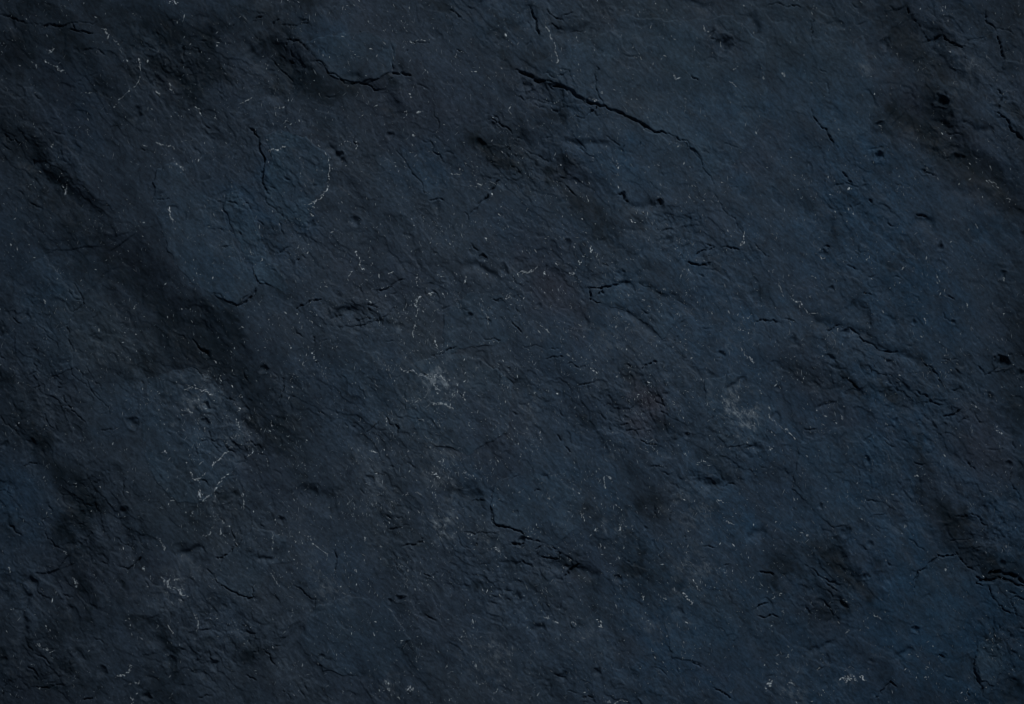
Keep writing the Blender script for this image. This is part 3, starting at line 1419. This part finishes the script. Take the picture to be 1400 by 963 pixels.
def crumbs(name, px, py, la, lb, ang, pale, seed):
    """a mesh of small angular grains set in the face (each one 4 corners and a peak)"""
    r = np.random.default_rng(seed)
    n = len(px)
    pz = surf(px, py)
    V = np.zeros((n, 5, 3))
    for k in range(4):
        t = k * math.pi / 2 + r.normal(0, .25, n)
        rad = r.uniform(.75, 1.2, n)
        lx, ly = np.cos(t) * la * rad, np.sin(t) * lb * rad
        gx = px + lx * np.cos(ang) - ly * np.sin(ang)
        gy = py + lx * np.sin(ang) + ly * np.cos(ang)
        V[:, k, 0], V[:, k, 1] = gx, gy
        V[:, k, 2] = surf(gx, gy) + .02
    V[:, 4, 0], V[:, 4, 1] = px + r.normal(0, .2, n) * lb, py + r.normal(0, .2, n) * lb
    V[:, 4, 2] = np.maximum(V[:, :4, 2].max(1), pz) + .14 + .12 * lb
    co = np.stack([(V[..., 0] - FW / 2) * PX, (FH / 2 - V[..., 1]) * PX, V[..., 2] * PX], -1).reshape(-1, 3).astype(np.float32)
    b = np.arange(n) * 5
    F = np.concatenate([np.stack([b + (k + 1) % 4, b + k, b + 4], 1) for k in range(4)]).astype(np.int32)
    me = make_mesh(name, co, F, {'paleness': np.repeat(pale, 5).astype(np.float32)})
    return me


def along(pts, gap):
    seg = pts[1:] - pts[:-1]
    ln = np.linalg.norm(seg, axis=1)
    cum = np.concatenate([[0], np.cumsum(ln)])
    n = max(2, int(cum[-1] / gap))
    s = np.sort(rng.uniform(0, cum[-1], n))
    k = np.clip(np.searchsorted(cum, s) - 1, 0, len(seg) - 1)
    t = ((s - cum[k]) / ln[k])[:, None]
    p = pts[k] * (1 - t) + pts[k + 1] * t
    return p, np.arctan2(seg[k, 1], seg[k, 0]), s / cum[-1]


for n, (w, glow, pts) in enumerate(veins):
    pts = ragged(pts, .14, 3)
    p, a, s = along(pts, 0.6)
    m = len(p)
    dens = .55 + .6 * Perlin(n)(s * max(2, m / 9.0), s * 0 + .3)
    keep = rng.uniform(0, 1, m) < np.clip(dens + .1, .12, .95)
    keep[rng.integers(0, m)] = True
    p, a, dens = p[keep], a[keep], dens[keep]
    m = len(p)
    spread = rng.normal(0, .55 * w, (m, 2))
    size = np.clip(rng.lognormal(-.45, .4, m), .3, 1.5) * (.44 + .4 * w)
    pale = np.clip(glow * rng.lognormal(.4, .6, m), .05, 1)
    me = crumbs("mineral_vein", p[:, 0] + spread[:, 0], p[:, 1] + spread[:, 1], size * rng.uniform(1, 1.8, m), size * .62,
                a + rng.normal(0, .45, m), pale, n)
    part("mineral_vein", me, quartz, slab)

# loose flecks nobody could count, thicker where the face is dusty
NF = 170000
fx, fy = rng.uniform(-300, FW + 300, NF), rng.uniform(-300, FH + 300, NF)
i = np.clip(np.searchsorted(ax, fx), 0, NX - 1)
j = np.clip(np.searchsorted(ay, fy), 0, NY - 1)
cl = fbm(51, X, Y, 48, 5, .6)
dens = .08 + .50 * sstep(0.0, .85, cl[j, i]) * (.40 + 1.0 * middle[j, i]) + 1.6 * M['dust'][j, i] + .12 * middle[j, i]
dens *= (1 - .65 * smooth_zone[j, i])
k = rng.uniform(0, 1, NF) < dens
fx, fy = fx[k], fy[k]
m = len(fx)
size = np.clip(rng.lognormal(-.62, .42, m), .28, 1.7)
pale = np.clip(rng.lognormal(-1.75, 1.0, m), .03, 1)
la, lb, an = size * rng.uniform(1.0, 2.6, m), size * .6, np.radians(rng.normal(75, 38, m))
# hairline wisps, mostly about the middle of the face
NH = 26000
hx, hy = rng.uniform(0, FW, NH), rng.uniform(0, FH, NH)
i = np.clip(np.searchsorted(ax, hx), 0, NX - 1)
j = np.clip(np.searchsorted(ay, hy), 0, NY - 1)
k = rng.uniform(0, 1, NH) < (.03 + .45 * sstep(.1, .9, cl[j, i]) * (.25 + middle[j, i]) + .9 * M['dust'][j, i]) * (1 - .6 * smooth_zone[j, i])
hx, hy = hx[k], hy[k]
h = len(hx)
fx, fy = np.concatenate([fx, hx]), np.concatenate([fy, hy])
la = np.concatenate([la, rng.uniform(1.5, 5.0, h)])
lb = np.concatenate([lb, rng.uniform(.22, .42, h)])
an = np.concatenate([an, np.radians(np.where(rng.uniform(0, 1, h) < .55, rng.normal(68, 22, h), rng.normal(118, 22, h)))])
pale = np.concatenate([pale, np.clip(rng.lognormal(-2.0, .6, h), .03, .6)])
me = crumbs("mineral_flecks", fx, fy, la, lb, an, pale, 9999)
o = part("mineral_flecks", me, quartz, slab)
o["kind"] = "stuff"
